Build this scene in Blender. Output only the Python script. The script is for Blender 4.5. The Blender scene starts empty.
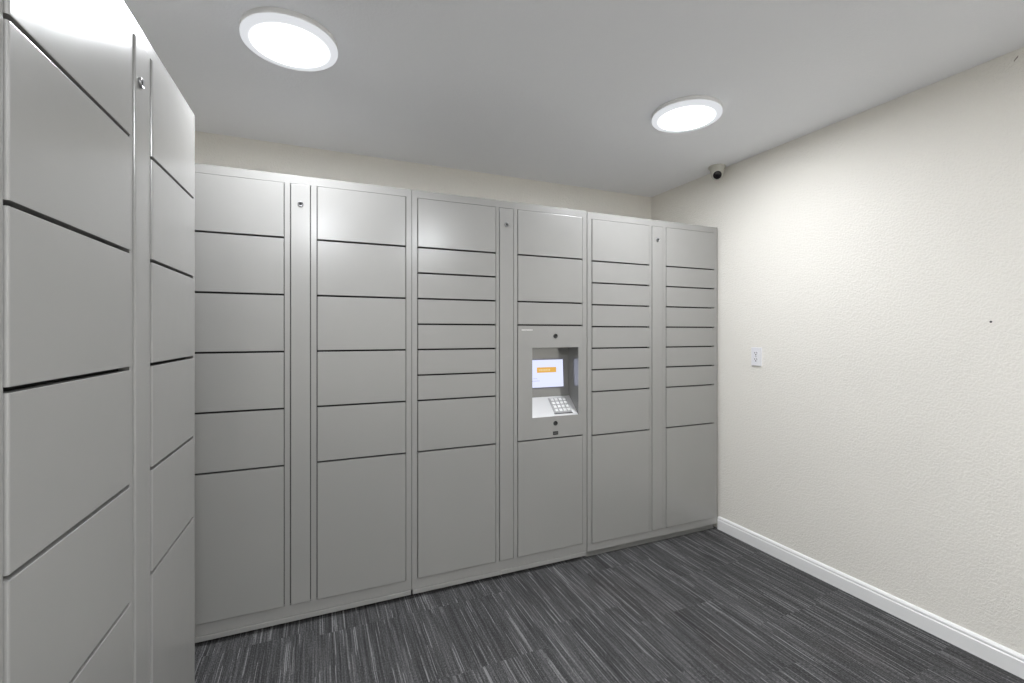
import bpy, bmesh, math, random
from mathutils import Vector, Matrix
random.seed(7)
sc = bpy.context.scene
COL = sc.collection
S = 1.112                     # metres per working unit (camera height 1.2 units)
f_px = 456.4

# ------------------------------------------------------------------ materials
def mat_new(name):
    m = bpy.data.materials.new(name); m.use_nodes = True
    nt = m.node_tree; nt.nodes.clear()
    out = nt.nodes.new('ShaderNodeOutputMaterial')
    b = nt.nodes.new('ShaderNodeBsdfPrincipled')
    nt.links.new(b.outputs[0], out.inputs[0])
    return m, nt, b

class N:
    """small node-graph helper"""
    def __init__(s, nt): s.nt = nt
    def node(s, typ, **kw):
        n = s.nt.nodes.new(typ)
        for k, v in kw.items(): setattr(n, k, v)
        return n
    def set(s, sock, v):
        if isinstance(v, bpy.types.NodeSocket): s.nt.links.new(v, sock)
        else: sock.default_value = v
    def math(s, op, a, b=0.0, c=0.0, clamp=False):
        n = s.node('ShaderNodeMath', operation=op, use_clamp=clamp)
        s.set(n.inputs[0], a); s.set(n.inputs[1], b); s.set(n.inputs[2], c)
        return n.outputs[0]
    def coords(s):
        tc = s.node('ShaderNodeTexCoord'); sp = s.node('ShaderNodeSeparateXYZ')
        s.nt.links.new(tc.outputs['Object'], sp.inputs[0])
        return tc.outputs['Object'], sp.outputs[0], sp.outputs[1], sp.outputs[2]
    def comb(s, x, y, z=0.0):
        n = s.node('ShaderNodeCombineXYZ')
        s.set(n.inputs[0], x); s.set(n.inputs[1], y); s.set(n.inputs[2], z)
        return n.outputs[0]
    def noise(s, vec, scale, detail=2.0, rough=0.5):
        n = s.node('ShaderNodeTexNoise'); s.set(n.inputs['Vector'], vec)
        n.inputs['Scale'].default_value = scale; n.inputs['Detail'].default_value = detail
        n.inputs['Roughness'].default_value = rough
        return n.outputs['Fac']
    def white(s, vec):
        n = s.node('ShaderNodeTexWhiteNoise', noise_dimensions='3D'); s.set(n.inputs['Vector'], vec)
        return n.outputs['Value']
    def ramp(s, fac, stops):
        n = s.node('ShaderNodeValToRGB'); s.set(n.inputs[0], fac)
        e = n.color_ramp.elements
        while len(e) < len(stops): e.new(0.5)
        for el, (p, c) in zip(e, stops):
            el.position = p; el.color = (*c, 1) if len(c) == 3 else c
        return n.outputs[0]
    def mix(s, fac, a, b):
        n = s.node('ShaderNodeMix', data_type='RGBA')
        s.set(n.inputs[0], fac); s.set(n.inputs[6], a); s.set(n.inputs[7], b)
        return n.outputs[2]
    def bump(s, height, strength, dist):
        n = s.node('ShaderNodeBump'); s.set(n.inputs['Height'], height)
        n.inputs['Strength'].default_value = strength; n.inputs['Distance'].default_value = dist
        return n.outputs[0]

def simple(name, col, rough=0.5, metal=0.0, bump=None, spec=0.5, var=0.0):
    m, nt, b = mat_new(name); g = N(nt)
    b.inputs['Roughness'].default_value = rough
    b.inputs['Metallic'].default_value = metal
    b.inputs['Specular IOR Level'].default_value = spec
    v = g.coords()[0]
    n = g.noise(v, 9.0, 3.0)
    c0 = tuple(x * (1 - var) for x in col); c1 = tuple(min(1, x * (1 + var)) for x in col)
    nt.links.new(g.ramp(n, [(0.3, c0), (0.7, c1)]), b.inputs['Base Color'])
    if bump:
        sc_, st, d = bump
        nt.links.new(g.bump(g.noise(v, sc_, 2.0), st, d), b.inputs['Normal'])
    return m

# grey satin powder coat on the lockers
def paint(name, col, rough):
    m, nt, b = mat_new(name); g = N(nt)
    v, x, y, z = g.coords()
    big = g.noise(v, 5.0, 3.0)
    nt.links.new(g.ramp(big, [(0.3, tuple(c * .985 for c in col)), (0.7, col)]), b.inputs['Base Color'])
    smear = g.noise(g.comb(g.math('MULTIPLY_ADD', x, 40, 3.37), g.math('MULTIPLY_ADD', y, 40, 5.41), g.math('MULTIPLY_ADD', z, 11, 1.7)), 1.0, 2.0, 0.5)
    nt.links.new(g.math('MULTIPLY_ADD', smear, 0.06, rough - 0.03), b.inputs['Roughness'])
    b.inputs['Specular IOR Level'].default_value = 0.85
    peel = g.noise(v, 420.0, 2.0)
    nt.links.new(g.bump(peel, 0.05, 0.0004), b.inputs['Normal'])
    return m
PAINT = paint('locker_grey_satin_paint', (0.312, 0.308, 0.297), 0.24)
PAINT_BODY = paint('locker_frame_grey_satin_paint', (0.312, 0.308, 0.297), 0.24)
PLINTH = simple('plinth_shade_dark', (0.05, 0.05, 0.05), 0.7)  # near-black colour deepens the shadow gap under the kick plates
GAP_SHADE = simple('gap_shade_black', (0.012, 0.012, 0.012), 0.9)  # shade between the doors, put in as colour
BLACK = simple('black_plastic', (0.012, 0.012, 0.012), 0.35)
CHROME = simple('lock_chrome', (0.34, 0.34, 0.345), 0.35, 0.9)
STEEL = simple('brushed_stainless', (0.46, 0.46, 0.46), 0.45, 0.35, (160, .12, .0005))
KEYM = simple('keypad_steel', (0.62, 0.62, 0.62), 0.38, 0.3)
PADM = simple('keypad_bed_grey', (0.33, 0.33, 0.33), 0.45, 0.3)
LENSM = simple('camera_glass', (0.006, 0.006, 0.007), 0.12)
WHITEPL = simple('white_plastic', (0.82, 0.815, 0.84), 0.4)
SLOT = simple('receptacle_slot_dark', (0.02, 0.02, 0.02), 0.6)
CAMW = simple('camera_housing_offwhite', (0.62, 0.61, 0.55), 0.45)
LTRIM = simple('light_housing_white', (0.80, 0.80, 0.80), 0.45)
TRIM = simple('baseboard_white_gloss', (0.86, 0.86, 0.86), 0.35, 0, (40, .05, .001))
SILVER = simple('faint_silver_print', (0.62, 0.615, 0.60), 0.4)

def wall_mat(name, col, marks=False, tex=1.0):
    m, nt, b = mat_new(name); g = N(nt)
    v, x, y, z = g.coords()
    b.inputs['Roughness'].default_value = 0.62
    b.inputs['Specular IOR Level'].default_value = 0.25
    big = g.noise(v, 1.7, 3.0)
    c = g.ramp(big, [(0.3, tuple(k * .97 for k in col)), (0.7, col)])
    if marks:   # two short brown scuffs high on the wall
        a = g.math('ABSOLUTE', g.math('SUBTRACT', g.math('ADD', z, g.math('MULTIPLY', y, 1.1)), 2.408 + 0.868 * 1.1 - 0.002))
        q = g.math('ABSOLUTE', g.math('SUBTRACT', y, 0.868))
        msk = g.math('MULTIPLY', g.math('LESS_THAN', a, 0.0035), g.math('LESS_THAN', q, 0.006))
        c = g.mix(g.math('MULTIPLY', msk, 0.75), c, (0.16, 0.13, 0.10, 1))
    nt.links.new(c, b.inputs['Base Color'])
    n1 = g.noise(v, 112.0, 3.0, 0.6)
    n2 = g.noise(v, 48.0, 2.0, 0.5)
    ht = g.math('ADD', g.ramp(n1, [(0.42, (0, 0, 0)), (0.60, (1, 1, 1))]), g.math('MULTIPLY', n2, 0.6))
    nt.links.new(g.bump(ht, 0.52 * tex, 0.0023), b.inputs['Normal'])
    return m
WALL = wall_mat('orange_peel_cream_wall', (0.855, 0.830, 0.772))
WALLR = wall_mat('orange_peel_cream_wall_scuffed', (0.855, 0.830, 0.772), True)
CEIL = wall_mat('matt_white_ceiling', (0.945, 0.955, 0.985), tex=0.3)

def carpet():
    m, nt, b = mat_new('striped_charcoal_carpet_tile'); g = N(nt)
    v, x, y, z = g.coords()
    b.inputs['Roughness'].default_value = 0.95
    b.inputs['Specular IOR Level'].default_value = 0.08
    # tiles 0.46 m, staggered per column
    T = 0.457
    ix = g.math('FLOOR', g.math('DIVIDE', x, T))
    yo = g.math('ADD', y, g.math('MULTIPLY', g.white(g.comb(ix, 3.0, 0)), T))
    iy = g.math('FLOOR', g.math('DIVIDE', yo, T))
    th = g.white(g.comb(ix, iy, 7.0))
    wob = g.noise(g.comb(g.math('MULTIPLY', x, 5), g.math('MULTIPLY', y, 9), th), 1.0, 2.0)
    xs = g.math('ADD', g.math('ADD', x, g.math('MULTIPLY', th, 5.0)), g.math('MULTIPLY', wob, 0.005))
    def yarn(w, L, seed):
        cx = g.math('FLOOR', g.math('DIVIDE', xs, w))
        off = g.math('MULTIPLY', g.white(g.comb(cx, seed, 1.0)), L * 7)
        q = g.math('DIVIDE', g.math('ADD', y, off), L)
        cy = g.math('FLOOR', q); fy = g.math('SUBTRACT', q, cy)
        tap = g.math('MULTIPLY', g.math('MINIMUM', fy, g.math('SUBTRACT', 1.0, fy)), 5.0)
        tap = g.math('MINIMUM', tap, 1.0)
        wv = g.white(g.comb(cx, g.math('ADD', cy, g.math('MULTIPLY', th, 31)), seed))
        return g.math('MULTIPLY_ADD', g.math('SUBTRACT', wv, 0.5), tap, 0.5)
    a = yarn(0.0034, 0.27, 11.0)
    c = yarn(0.0064, 0.38, 23.0)
    d = yarn(0.0023, 0.16, 37.0)
    band = g.noise(g.comb(g.math('MULTIPLY', xs, 9), g.math('MULTIPLY', y, 1.4), th), 1.0, 2.0)
    base = g.math('ADD', g.math('MULTIPLY', a, 0.27), g.math('MULTIPLY', c, 0.25))
    base = g.math('ADD', base, g.math('MULTIPLY', d, 0.26))
    base = g.math('ADD', base, g.math('MULTIPLY', g.math('SUBTRACT', band, 0.5), 0.45))
    hi = g.math('ADD', g.math('MULTIPLY', g.math('MAXIMUM', g.math('SUBTRACT', a, 0.86), 0.0), 3.2),
                g.math('MULTIPLY', g.math('MAXIMUM', g.math('SUBTRACT', c, 0.90), 0.0), 3.0))
    base = g.math('ADD', base, hi)
    grain = g.noise(g.comb(g.math('MULTIPLY', x, 230), g.math('MULTIPLY', y, 120), 0), 1.0, 2.0, 0.7)
    base = g.math('ADD', base, g.math('MULTIPLY', g.math('SUBTRACT', grain, 0.5), 1.25))
    col = g.ramp(base, [(0.12, (0.036, 0.036, 0.037)), (0.45, (0.080, 0.080, 0.082)),
                        (0.75, (0.152, 0.152, 0.154)), (1.0, (0.23, 0.23, 0.235))])
    # a faint brown stain here and there
    st = g.noise(v, 2.3, 2.0)
    col = g.mix(g.math('MULTIPLY', g.ramp(st, [(0.55, (0, 0, 0)), (0.75, (1, 1, 1))]), 0.35), col,
                g.mix(0.5, col, (0.075, 0.060, 0.055, 1)))
    nt.links.new(col, b.inputs['Base Color'])
    nt.links.new(g.bump(g.math('ADD', grain, g.math('MULTIPLY', a, 0.5)), 0.5, 0.003), b.inputs['Normal'])
    return m
CARPET = carpet()

def emis(name, col, strength):
    m = bpy.data.materials.new(name); m.use_nodes = True
    nt = m.node_tree; nt.nodes.clear()
    o = nt.nodes.new('ShaderNodeOutputMaterial'); e = nt.nodes.new('ShaderNodeEmission')
    e.inputs[0].default_value = (*col, 1); e.inputs[1].default_value = strength
    nt.links.new(e.outputs[0], o.inputs[0]); return m
SCREEN = emis('lit_screen', (0.74, 0.78, 1.0), 1.05)
ORANGE = emis('screen_orange', (0.76, 0.43, 0.10), 1.0)
PALEOR = emis('screen_pale_orange', (0.95, 0.72, 0.38), 0.9)
TXT = emis('screen_grey_text', (0.48, 0.50, 0.75), 0.95)

def lamp_mat(LAMP):
    """edge-lit diffuser: brightest in the middle, dimmer on its rim"""
    m = bpy.data.materials.new('glowing_diffuser'); m.use_nodes = True
    nt = m.node_tree; nt.nodes.clear(); g = N(nt)
    v, x, y, z = g.coords()
    r = g.math('SQRT', g.math('ADD', g.math('MULTIPLY', x, x), g.math('MULTIPLY', y, y)))
    n = g.node('ShaderNodeMapRange'); g.set(n.inputs[0], r)
    n.inputs[1].default_value = 0.152; n.inputs[2].default_value = 0.104
    n.inputs[3].default_value = 0.0; n.inputs[4].default_value = 1.0
    n.interpolation_type = 'SMOOTHSTEP'
    e = nt.nodes.new('ShaderNodeEmission'); e.inputs[0].default_value = (0.940, 0.963, 1.0, 1)
    nt.links.new(g.math('MULTIPLY_ADD', g.math('POWER', n.outputs[0], 4.0), LAMP, 0.74), e.inputs[1])
    o = nt.nodes.new('ShaderNodeOutputMaterial'); nt.links.new(e.outputs[0], o.inputs[0])
    return m
DIFF = lamp_mat(113.0)
DIFF_REAR = lamp_mat(225.0)

# ------------------------------------------------------------------ mesh helpers
def box(bm, x0, x1, y0, y1, z0, z1, mi=0, M=None):
    vs = [bm.verts.new(((x1 if i & 1 else x0), (y1 if i & 2 else y0), (z1 if i & 4 else z0))) for i in range(8)]
    if M is not None:
        for v in vs: v.co = M @ v.co
    fs = []
    for q in ((0, 2, 3, 1), (4, 5, 7, 6), (0, 1, 5, 4), (2, 6, 7, 3), (0, 4, 6, 2), (1, 3, 7, 5)):
        fc = bm.faces.new([vs[i] for i in q]); fc.material_index = mi; fs.append(fc)
    return vs, fs

def bevel_all(bm, w, seg=2):
    bmesh.ops.bevel(bm, geom=list(bm.edges), offset=w, segments=seg, profile=0.5, affect='EDGES', clamp_overlap=True)

def lathe(bm, prof, seg=64, M=None, mi=0, close=True):
    rings = []
    for r, z in prof:
        if r < 1e-6:
            rings.append([bm.verts.new((0, 0, z))])
        else:
            rings.append([bm.verts.new((r * math.cos(2 * math.pi * k / seg), r * math.sin(2 * math.pi * k / seg), z)) for k in range(seg)])
    for a, b in zip(rings, rings[1:]):
        for k in range(seg):
            k2 = (k + 1) % seg
            if len(a) == 1 and len(b) == 1: continue
            if len(a) == 1: fc = bm.faces.new((a[0], b[k], b[k2]))
            elif len(b) == 1: fc = bm.faces.new((a[k], b[0], a[k2]))
            else: fc = bm.faces.new((a[k], b[k], b[k2], a[k2]))
            fc.material_index = mi; fc.smooth = True
    if M is not None:
        for rg in rings:
            for v in rg: v.co = M @ v.co

def obj(name, bm, mats, parent=None, smooth=False, loc=None, rot=None):
    bmesh.ops.recalc_face_normals(bm, faces=bm.faces[:])
    me = bpy.data.meshes.new(name); bm.to_mesh(me); bm.free()
    for m in (mats if isinstance(mats, (list, tuple)) else [mats]): me.materials.append(m)
    if smooth:
        for p in me.polygons: p.use_smooth = True
    o = bpy.data.objects.new(name, me); COL.objects.link(o)
    if parent: o.parent = parent
    if loc is not None: o.location = loc
    if rot is not None: o.rotation_euler = rot
    return o

def empty(name, loc, rz=0.0, label=None, cat=None, group=None):
    o = bpy.data.objects.new(name, None); o.empty_display_size = 0.1; COL.objects.link(o)
    o.location = loc; o.rotation_euler = (0, 0, rz)
    if label: o['label'] = label
    if cat: o['category'] = cat
    if group: o['group'] = group
    return o

def struct(name, bm, m):
    o = obj(name, bm, m); o['kind'] = 'structure'; return o

# ------------------------------------------------------------------ room shell
XL, XR, YF, YB, H = -1.11, 2.515, -1.60, 2.985, 2.4405
t = 0.12
b = bmesh.new(); box(b, XL - t, XR + t, YF - t, YB + t, -0.1, 0.0); struct('floor', b, CARPET)
b = bmesh.new(); box(b, XL - t, XR + t, YF - t, YB + t, H, H + 0.1); struct('ceiling', b, CEIL)
b = bmesh.new(); box(b, XR, XR + t, YF - t, YB + t, 0.0, H); struct('wall_right', b, WALLR)
b = bmesh.new(); box(b, XL - t, XL, YF - t, YB + t, 0.0, H); struct('wall_left', b, WALL)
b = bmesh.new(); box(b, XL, XR, YB, YB + t, 0.0, H); struct('wall_back', b, WALL)
b = bmesh.new(); box(b, XL, XR, YF - t, YF, 0.0, H); struct('wall_front', b, WALL)

# baseboard with a stepped, rounded top
def baseboard(name, p0, p1, nx, ny):
    prof = [(0, 0), (0.015, 0), (0.015, 0.060), (0.0145, 0.0625), (0.011, 0.066), (0.011, 0.070),
            (0.0125, 0.0725), (0.0115, 0.077), (0.007, 0.083), (0.003, 0.0855), (0, 0.086)]
    bm = bmesh.new()
    A = [bm.verts.new((p0[0] + nx * q, p0[1] + ny * q, z)) for q, z in prof]
    B = [bm.verts.new((p1[0] + nx * q, p1[1] + ny * q, z)) for q, z in prof]
    n = len(prof)
    for i in range(n):
        j = (i + 1) % n
        bm.faces.new((A[i], A[j], B[j], B[i]))
    bm.faces.new(A); bm.faces.new(B[::-1])
    return struct(name, bm, TRIM)
FY = 2.07 * S          # front plane of the back lockers
baseboard('baseboard_right', (XR, YF + 0.015), (XR, FY + 0.002), -1, 0)
baseboard('baseboard_front', (XL, YF), (XR, YF), 0, 1)
baseboard('baseboard_left', (XL, YF + 0.015), (XL, 0.60), 1, 0)

# ------------------------------------------------------------------ locker cabinets
ROWS_BIG = [2.013, 1.763, 1.505, 1.248, 0.991, 0.733, 0.095]
ROWS_SMALL = [2.013, 1.763, 1.634, 1.505, 1.376, 1.248, 1.119, 0.991, 0.733, 0.095]
ROWS_R = [2.008, 1.758, 1.629, 1.499, 1.369, 1.241, 1.113, 0.983, 0.724, 0.084]
ROWS_LEFT = [2.024, 1.774, 1.515, 1.254, 0.992, 0.729, 0.095]

def door_mesh(x0, x1, z0, z1, th=0.016):
    """folded sheet-steel door: flat face with rounded folds, standing a hair proud of the frame"""
    bm = bmesh.new()
    box(bm, x0, x1, -0.0045, th, z0, z1)
    vert = [e for e in bm.edges if abs(e.verts[0].co.z - e.verts[1].co.z) > 0.01 and e.verts[0].co.y < 0]
    bmesh.ops.bevel(bm, geom=vert, offset=0.0035, segments=3, profile=0.5, affect='EDGES')
    fr = [e for e in bm.edges if all(v.co.y < 0.0 for v in e.verts) and abs(e.verts[0].co.z - e.verts[1].co.z) < 1e-5
          and abs(e.verts[0].co.x - e.verts[1].co.x) > 0.01]
    bmesh.ops.bevel(bm, geom=fr, offset=0.0026, segments=3, profile=0.5, affect='EDGES')
    return bm

def cam_lock(parent, x, z, y=-0.0055):
    M = Matrix.Translation((x, y, z)) @ Matrix.Rotation(math.radians(90), 4, 'X')
    bm = bmesh.new()
    lathe(bm, [(0.0, -0.004), (0.012, -0.004), (0.0125, 0.002), (0.0115, 0.0045), (0.0095, 0.005), (0.0090, 0.0035), (0.0, 0.0035)], 32, M)
    lk = obj('lock', bm, CHROME, parent)
    bm = bmesh.new()
    lathe(bm, [(0.0, 0.0036), (0.0055, 0.0036), (0.0055, 0.0046), (0.0, 0.0046)], 20, M)
    box(bm, x - 0.0012, x + 0.0012, y - 0.0052, y - 0.0036, z - 0.0045, z + 0.0045)
    k = obj('keyhole', bm, SLOT, lk)
    return lk

def cabinet(loc, rz, W, dl, st, dr, D, rows_l, rows_r, label, kick='flush', kiosk=False, HC=2.051, lock_dx=0.0, base=0.046):
    """dl, st, dr: (x0, x1) of left doors, centre strip and right doors, from the cabinet's left edge.
    The empty sits at the base centre of the front."""
    e = empty('locker_cabinet', loc, rz, label, 'locker cabinet', 'parcel locker cabinets')
    o = -W / 2
    DL = (dl[0] + o, dl[1] + o); ST = (st[0] + o, st[1] + o); DR = (dr[0] + o, dr[1] + o)
    L, R = -W / 2, W / 2
    zt, zb = rows_l[0], rows_l[-1]
    F = 0.020                      # depth of the face frame
    g = 0.003
    bm = bmesh.new()
    # face frame
    box(bm, L, DL[0], 0, F, base, HC)
    box(bm, DR[1], R, 0, F, base, HC)
    box(bm, DL[0], DR[1], 0, F, zt, HC)
    box(bm, DL[0], DR[1], 0, F, base, zb)
    box(bm, DL[1], ST[0], 0, F, zb, zt)
    box(bm, ST[1], DR[0], 0, F, zb, zt)
    # outer shell
    box(bm, L, L + 0.004, F, D, base, HC)
    box(bm, R - 0.004, R, F, D, base, HC)
    box(bm, L + 0.004, R - 0.004, F, D, HC - 0.004, HC)
    box(bm, L + 0.004, R - 0.004, F, D, base, base + 0.004)
    box(bm, L + 0.004, R - 0.004, D - 0.004, D, base + 0.004, HC - 0.004)
    # black sheet behind the doors, painting the shade in their gaps
    if kiosk:
        box(bm, L + 0.004, DR[0] - 0.006, F + .001, F + 0.004, base + 0.004, HC - 0.004, 1)
        box(bm, DR[0] - 0.006, R - 0.004, F + .001, F + 0.004, base + 0.004, 0.745, 1)
        box(bm, DR[0] - 0.006, R - 0.004, F + .001, F + 0.004, 1.365, HC - 0.004, 1)
    else:
        box(bm, L + 0.004, R - 0.004, F + .001, F + 0.004, base + 0.004, HC - 0.004, 1)
    obj('cabinet_body', bm, [PAINT_BODY, GAP_SHADE], e)
    # doors
    for (x0, x1), rows in ((DL, rows_l), (DR, rows_r)):
        for a, c in zip(rows, rows[1:]):
            if kiosk and rows is rows_r and abs(a - 1.376) < 1e-6: continue
            z1 = a - (g if a == rows[0] else 0.0042)
            z0 = c + (g if c == rows[-1] else 0.0042)
            obj('locker_door', door_mesh(x0 + g, x1 - g, z0, z1), PAINT, e)
    # centre strip
    sp = obj('service_strip', door_mesh(ST[0] + g, ST[1] - g, zb + g, zt - g), PAINT, e)
    cam_lock(sp, (ST[0] + ST[1]) / 2 + lock_dx, 1.922)
    # base
    bm = bmesh.new()
    if kick == 'flush':
        box(bm, L + 0.003, R - 0.003, -0.003, 0.012, 0.021, base - 0.0025)
        bevel_all(bm, 0.0012, 1)
        obj('kick_plate', bm, PAINT, e)
        bm = bmesh.new(); box(bm, L + 0.02, R - 0.02, 0.080, D - 0.03, 0.0, base)
        obj('plinth', bm, PLINTH, e, )
    else:
        box(bm, L + 0.004, R - 0.012, 0.022, 0.040, 0.0, base)
        obj('kick_plate', bm, PLINTH_LIGHT, e)
        bm = bmesh.new(); box(bm, L + 0.02, R - 0.02, 0.045, D - 0.03, 0.0, base)
        obj('plinth', bm, PLINTH, e)
    if kiosk: build_kiosk(e, DR[0] + g, DR[1] - g, 0.733 + 0.0042, 1.376 - 0.0042)
    return e
RECESS = simple('recess_polished_grey_metal', (0.31, 0.31, 0.305), 0.11, 0.55)
PLINTH_LIGHT = paint('recessed_base_grey_paint', (0.19, 0.19, 0.18), 0.45)

def build_kiosk(e, x0, x1, z0, z1):
    # opening of the recess (local to the cabinet)
    ox = x0 - 0.0025
    a0, a1 = ox + 0.0886, ox + 0.3865          # opening left, right
    c0, c1 = 0.856, 1.249                      # opening bottom, top
    y0 = -0.0045; dp = 0.106
    bm = bmesh.new()
    # faceplate around the opening
    def ring(pts, y): return [bm.verts.new((p[0], y, p[1])) for p in pts]
    outer = ring([(x0, z0), (x1, z0), (x1, z1), (x0, z1)], y0)
    inner = ring([(a0, c0), (a1, c0), (a1, c1), (a0, c1)], y0)
    ob = ring([(x0, z0), (x1, z0), (x1, z1), (x0, z1)], 0.016)
    for i in range(4):
        j = (i + 1) % 4
        bm.faces.new((outer[i], outer[j], inner[j], inner[i]))
        bm.faces.new((outer[i], ob[i], ob[j], outer[j]))
    # recess: right, left, ceiling, sloped back
    tiltx = 0.012
    zs = c0 + 0.098                            # where the shelf meets the back
    def q(*p): bm.faces.new([bm.verts.new(v) for v in p])
    yb0, yb1 = y0 + dp, y0 + dp + 0.018        # back leans away at its top
    q((a1, y0, c0), (a1, yb0, zs), (a1, yb1, c1), (a1, y0, c1))
    q((a0, y0, c0), (a0, y0, c1), (a0, yb1, c1), (a0, yb0, zs))
    q((a0, y0, c1), (a1, y0, c1), (a1, yb1, c1), (a0, yb1, c1))
    q((a0, yb0, zs), (a1, yb0, zs), (a1, yb1, c1), (a0, yb1, c1))
    bmesh.ops.remove_doubles(bm, verts=bm.verts[:], dist=1e-5)
    me = bpy.data.meshes.new('kiosk_panel')
    bmesh.ops.recalc_face_normals(bm, faces=bm.faces[:])
    for fc in bm.faces:
        c = fc.calc_center_median()
        if y0 + 0.004 < c.y and a0 - 1e-4 < c.x < a1 + 1e-4 and c0 < c.z < c1 + 1e-4: fc.material_index = 1
    k = obj('kiosk_panel', bm, [PAINT, RECESS], e)
    k['label'] = 'recessed touchscreen and keypad station'
    # faint printed line at the panel's upper left
    bm = bmesh.new()
    for i in range(9):
        w = 0.0045
        box(bm, x0 + 0.022 + i * 0.0075, x0 + 0.022 + i * 0.0075 + w, y0 - 0.0004, y0 + 0.0006, z1 - 0.027, z1 - 0.020)
    obj('printed_mark', bm, SILVER, k)
    # sloping keypad shelf
    ang = math.atan2(zs - c0, dp)
    Lsh = math.hypot(zs - c0, dp)
    M = Matrix.Translation((a0, y0, c0)) @ Matrix.Rotation(ang, 4, 'X')
    W = a1 - a0
    bm = bmesh.new(); box(bm, 0.0004, W - 0.0004, 0.001, Lsh, -0.0025, 0.0, 0, M)
    sh = obj('keypad_shelf', bm, STEEL, k)
    # keypad: raised bezel and 16 keys
    kx0, kx1, ky0, ky1 = W - 0.150, W - 0.032, 0.020, Lsh - 0.012
    bm = bmesh.new(); box(bm, kx0, kx1, ky0, ky1, 0.0, 0.003, 0, M); bevel_all(bm, 0.001, 1)
    obj('keypad_plate', bm, PADM, k)
    nx, ny = 4, 4
    cw = (kx1 - kx0 - 0.010) / nx; ch = (ky1 - ky0 - 0.010) / ny
    for i in range(nx):
        for j in range(ny):
            bm = bmesh.new()
            xx = kx0 + 0.005 + i * cw; yy = ky0 + 0.005 + j * ch
            box(bm, xx + 0.0035, xx + cw - 0.0035, yy + 0.0035, yy + ch - 0.0035, 0.003, 0.008, 0, M)
            bevel_all(bm, 0.0014, 2)
            obj('key', bm, KEYM, k)
    bm = bmesh.new(); box(bm, kx0 - 0.001, kx1 + 0.001, ky0 - 0.005, ky0 - 0.001, 0.0, 0.002, 0, M)
    obj('keypad_gasket', bm, SLOT, k)
    # screen lying in the leaning back panel
    sx0, sx1 = (a0 + a1) / 2 - 0.118, (a0 + a1) / 2 + 0.110
    sz0, sz1 = 1.011, 1.173
    th = math.atan2(0.018, c1 - zs)
    def yb(z): return yb0 + (z - zs) * 0.018 / (c1 - zs)
    M = Matrix.Translation((0, yb(sz0) - 0.0035, sz0)) @ Matrix.Rotation(-th, 4, 'X')
    hh = sz1 - sz0
    bm = bmesh.new()
    box(bm, sx0 - 0.007, sx1 + 0.007, 0.0012, 0.0030, -0.007, hh + 0.007, 0, M)
    scr = obj('screen_bezel', bm, simple('screen_bezel_grey', (0.13, 0.13, 0.17), .4), k)
    bm = bmesh.new()
    box(bm, sx0, sx1, 0.0, 0.0026, 0, hh, 0, M)
    w = sx1 - sx0
    box(bm, sx0 + 0.053, sx1 - 0.047, -0.0005, 0.001, hh * 0.535, hh * 0.725, 1, M)
    xx = sx0 + 0.065                         # pale lettering too small to read
    for ww in (.006, .004, .007, .005, .006, .004, .006, .005, .007):
        box(bm, xx, xx + ww, -0.0008, 0.001, hh * 0.595, hh * 0.665, 2, M); xx += ww + 0.003
    xx = sx0 + 0.026
    for ww in (.004, .005, .003, .005):
        box(bm, xx, xx + ww, -0.0005, 0.001, hh * 0.315, hh * 0.335, 3, M); xx += ww + 0.003
    xx = sx0 + 0.022
    for ww in (.006, .004, .006, .005, .006, .004):
        box(bm, xx, xx + ww, -0.0005, 0.001, hh * 0.225, hh * 0.250, 3, M); xx += ww + 0.003
    s = obj('screen', bm, [SCREEN, ORANGE, PALEOR, TXT], k)
    s['label'] = 'lit pale blue touchscreen with an orange bar'
    # scanner eyes above and below, small black badge
    xc = (a0 + a1) / 2 - 0.002
    for zz in (1.3144, 0.8173):
        M = Matrix.Translation((xc, y0, zz)) @ Matrix.Rotation(math.radians(90), 4, 'X')
        bm = bmesh.new()
        lathe(bm, [(0, -0.001), (0.0135, -0.001), (0.0135, 0.002), (0.012, 0.0035), (0.009, 0.0035), (0.0075, 0.001), (0.0, 0.0016)], 32, M)
        ln = obj('camera_lens', bm, BLACK, k)
    bm = bmesh.new()
    box(bm, xc - 0.0165, xc + 0.0165, y0 - 0.0012, y0 + 0.001, 0.7610 - 0.010, 0.7610 + 0.010)
    for i, (u, ww) in enumerate(((-0.012, .006), (-0.004, .007), (0.005, .006))):
        box(bm, xc + u, xc + u + ww, y0 - 0.0016, y0, 0.7610 - 0.003, 0.7610 + 0.003, 1)
    obj('badge', bm, [BLACK, simple('badge_grey_print', (.10, .10, .10), .5)], k)

DEP = 0.62
# back row, left to right (front plane at y = FY)
x1r = 0.4352
W1 = 1.034; L1 = x1r - W1
cabinet((x1r - W1 / 2, FY, 0), 0, W1, (0.033, -0.1353 - L1), (-0.1133 - L1, -0.0261 - L1), (-0.0023 - L1, 0.4087 - L1), DEP,
        ROWS_BIG, ROWS_BIG, 'grey locker cabinet with twelve large doors, left end of the back row')
L2 = 0.4375; W2 = 1.4615 - L2
cabinet((L2 + W2 / 2, FY, 0), 0, W2, (0.4640 - L2, 0.8890 - L2), (0.9062 - L2, 0.9925 - L2), (1.0150 - L2, 1.4335 - L2), DEP,
        ROWS_SMALL, [2.013, 1.763, 1.505, 1.376, 0.733, 0.095], 'grey locker cabinet with the lit touchscreen and keypad kiosk', kiosk=True)
L3 = 1.4665; W3 = 2.4985 - L3
cabinet((L3 + W3 / 2, FY, 0), 0, W3, (1.4950 - L3, 1.9215 - L3), (1.9400 - L3, 2.0310 - L3), (2.0530 - L3, 2.4680 - L3), DEP,
        ROWS_R, ROWS_R, 'grey locker cabinet of mostly narrow doors against the right wall', kick='recessed',
        HC=2.047, base=0.039)
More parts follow.
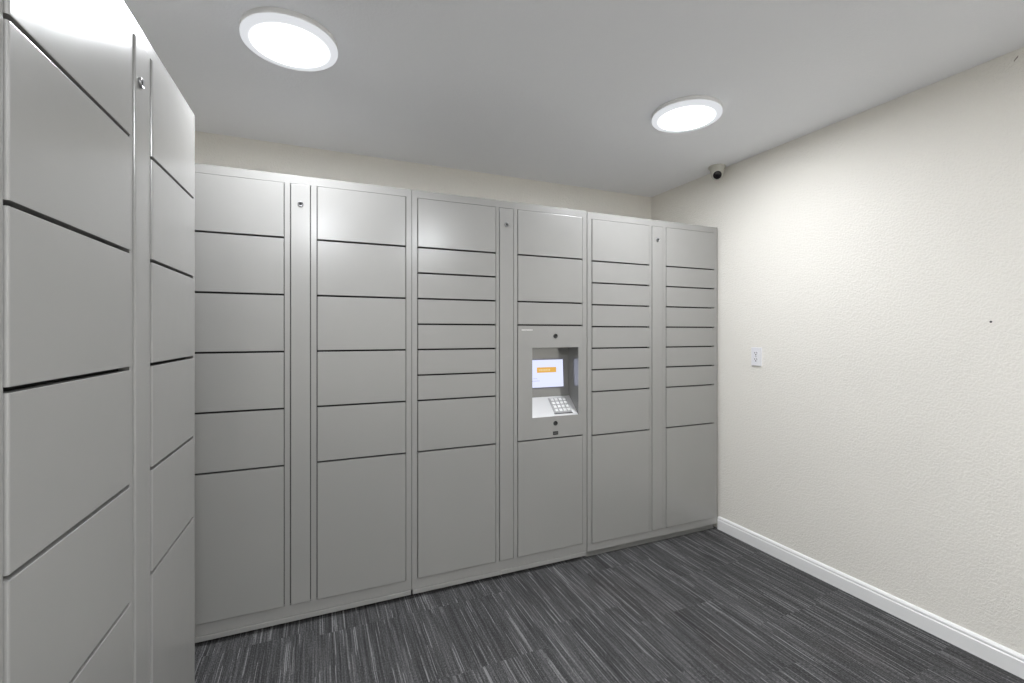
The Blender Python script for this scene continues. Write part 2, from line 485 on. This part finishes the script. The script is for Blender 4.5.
# unit on the left, turned to face the room
P = Vector((-.3386 * S, 1.633 * S)); dv = Vector((.0255, 1.0762)).normalized()
WL = 1.000; far = 0.004
cen = P + dv * (far - WL / 2)
o = far - WL
cabinet((cen.x, cen.y, 0), math.atan2(dv.y, dv.x), WL, (-0.9600 - o, -0.5310 - o), (-0.5130 - o, -0.4260 - o), (-0.4050 - o, -0.0160 - o), DEP,
        ROWS_LEFT, ROWS_LEFT, 'grey locker cabinet in the left foreground, standing apart from the back row',
        HC=2.060, lock_dx=-0.014)

# ------------------------------------------------------------------ ceiling lights
def ceiling_light(x, y, label, dm=None):
    e = empty('ceiling_light', (x, y, H), 0, label, 'ceiling light', 'round ceiling lights')
    bm = bmesh.new()
    lathe(bm, [(0, 0.0), (0.1635, 0.0), (0.1655, -0.003), (0.1655, -0.016), (0.163, -0.0185), (0.162, -0.0195), (0.1600, -0.0225), (0.0, -0.0225)], 96)
    obj('housing', bm, LTRIM, e)
    bm = bmesh.new()
    prof = [(0.1605, -0.0205), (0.1635, -0.0208), (0.1655, -0.0235)]
    prof += [(0.1655, -0.0290), (0.1645, -0.0320), (0.1620, -0.0342), (0.1580, -0.0352)]
    prof += [(0.15 * (1 - k / 8), -0.0354) for k in range(9)]
    lathe(bm, prof, 96)
    obj('diffuser', bm, dm or DIFF, e)
    return e
ceiling_light(-0.091, 1.900, 'round white ceiling light near the left locker, larger in view')
ceiling_light(1.702, 1.762, 'round white ceiling light nearer the right wall and security camera')

# ------------------------------------------------------------------ security camera
cx, cy = 2.452, 2.262
e = empty('security_camera', (cx, cy, H), 0, 'off-white dome security camera with black lens on ceiling beside right wall', 'security camera')
bm = bmesh.new()
lathe(bm, [(0, 0), (0.053, 0), (0.054, -0.002), (0.054, -0.008), (0.052, -0.012), (0.044, -0.022), (0.041, -0.040), (0.037, -0.047), (0.0, -0.047)], 64)
obj('mount', bm, CAMW, e)
bc = Vector((0, 0, -0.052))
bm = bmesh.new()
bmesh.ops.create_uvsphere(bm, u_segments=40, v_segments=24, radius=0.038)
for v in bm.verts: v.co += bc
ball = obj('ball_housing', bm, CAMW, e, smooth=True)
aim = (Vector((-1.95, -2.1, -1.35))).normalized()
M = Matrix.Translation(bc) @ aim.to_track_quat('Z', 'Y').to_matrix().to_4x4()
bm = bmesh.new()
lathe(bm, [(0.0275, 0.024), (0.0290, 0.029), (0.0285, 0.0325), (0.0265, 0.0325)], 48, M)
obj('lens_ring', bm, CAMW, ball)
bm = bmesh.new()
lathe(bm, [(0.0268, 0.026), (0.0266, 0.0335), (0.021, 0.0365), (0.010, 0.0378), (0.0, 0.0383)], 48, M)
obj('lens', bm, LENSM, ball)
bm = bmesh.new()
for k in range(10):
    a = 2 * math.pi * k / 10
    p = M @ Vector((0.0165 * math.cos(a), 0.0165 * math.sin(a), 0.0368))
    bmesh.ops.create_uvsphere(bm, u_segments=8, v_segments=6, radius=0.0022, matrix=Matrix.Translation(p))
obj('infrared_diodes', bm, simple('infrared_led_dark_red', (.06, .03, .03), .2), ball)

# ------------------------------------------------------------------ wall outlet
e = empty('wall_outlet', (XR, 2.011, 1.1845), math.radians(-90), 'white duplex outlet plate on the right wall', 'outlet')
bm = bmesh.new()                      # local: x along wall, -y out of wall, z up
box(bm, -0.0345, 0.0345, -0.0095, 0.0, -0.0570, 0.0570)
fr = [ed for ed in bm.edges if all(v.co.y < -0.009 for v in ed.verts)]
bmesh.ops.bevel(bm, geom=fr, offset=0.003, segments=3, profile=0.5, affect='EDGES')
obj('cover_plate', bm, WHITEPL, e)
for s_ in (1, -1):
    bm = bmesh.new()
    zc = s_ * 0.0195
    pts = []
    for k in range(32):
        a = 2 * math.pi * k / 32
        pts.append((0.0172 * math.cos(a), max(-0.0135, min(0.0135, 0.0172 * math.sin(a)))))
    A = [bm.verts.new((x, -0.0112, zc + z)) for x, z in pts]; B = [bm.verts.new((x, -0.009, zc + z)) for x, z in pts]
    bm.faces.new(A)
    for k in range(32): bm.faces.new((A[k], B[k], B[(k + 1) % 32], A[(k + 1) % 32]))
    r = obj('receptacle', bm, WHITEPL, e)
    bm = bmesh.new()
    box(bm, -0.0088, -0.0052, -0.0116, -0.0105, zc + 0.000, zc + 0.009)
    box(bm, 0.0052, 0.0088, -0.0116, -0.0105, zc + 0.001, zc + 0.009)
    lathe(bm, [(0, 0), (0.0038, 0), (0.0038, 0.0008), (0, 0.0008)], 16, Matrix.Translation((0, -0.0108, zc - 0.007)) @ Matrix.Rotation(math.radians(90), 4, 'X'))
    obj('slots', bm, SLOT, r)
bm = bmesh.new()
lathe(bm, [(0, 0), (0.0032, 0), (0.0028, 0.0014), (0, 0.0016)], 20, Matrix.Translation((0, -0.0094, 0)) @ Matrix.Rotation(math.radians(90), 4, 'X'))
obj('screw', bm, CHROME, e)

# ------------------------------------------------------------------ nail in the right wall
bm = bmesh.new()
Mn = Matrix.Rotation(math.radians(-90), 4, 'Y')
lathe(bm, [(0, -0.004), (0.0015, -0.004), (0.0015, 0.006), (0.0042, 0.006), (0.0044, 0.0072), (0.0, 0.0078)], 20, Mn)
nl = obj('nail', bm, simple('nail_dark_steel', (0.10, 0.095, 0.09), 0.4, 0.8), loc=(XR, 0.938, 1.378))
nl['label'] = 'small dark nail in the bare right wall'; nl['category'] = 'nail'

# ------------------------------------------------------------------ light, camera, output
w = bpy.data.worlds.new('world'); sc.world = w; w.use_nodes = True
w.node_tree.nodes['Background'].inputs[0].default_value = (0.5, 0.5, 0.5, 1)
w.node_tree.nodes['Background'].inputs[1].default_value = 0.0

# behind the viewer: left light inferred from a door glint, right one added for fill
ceiling_light(0.02, -0.42, 'round white ceiling light behind the viewer, on the left locker side', DIFF_REAR)
ceiling_light(1.15, -0.55, 'added round fill light, unseen behind the viewer, on the bare right wall side', DIFF_REAR)

cam = bpy.data.cameras.new('camera'); co = bpy.data.objects.new('camera', cam); COL.objects.link(co)
co.location = (0, 0, 1.2 * S); co.rotation_euler = (math.radians(90), 0, math.radians(-23.12))
cam.sensor_fit = 'HORIZONTAL'; cam.sensor_width = 36; cam.lens = f_px / 1024 * 36
cam.shift_y = -9 / 1024
cam.clip_start = 0.02
sc.camera = co
sc.view_settings.view_transform = 'Standard'; sc.view_settings.look = 'None'
sc.view_settings.gamma = 1; sc.view_settings.use_curve_mapping = False
sc.view_settings.exposure = 0.08
sc.cycles.use_denoising = True
sc.cycles.max_bounces = 16; sc.cycles.diffuse_bounces = 10; sc.cycles.glossy_bounces = 6
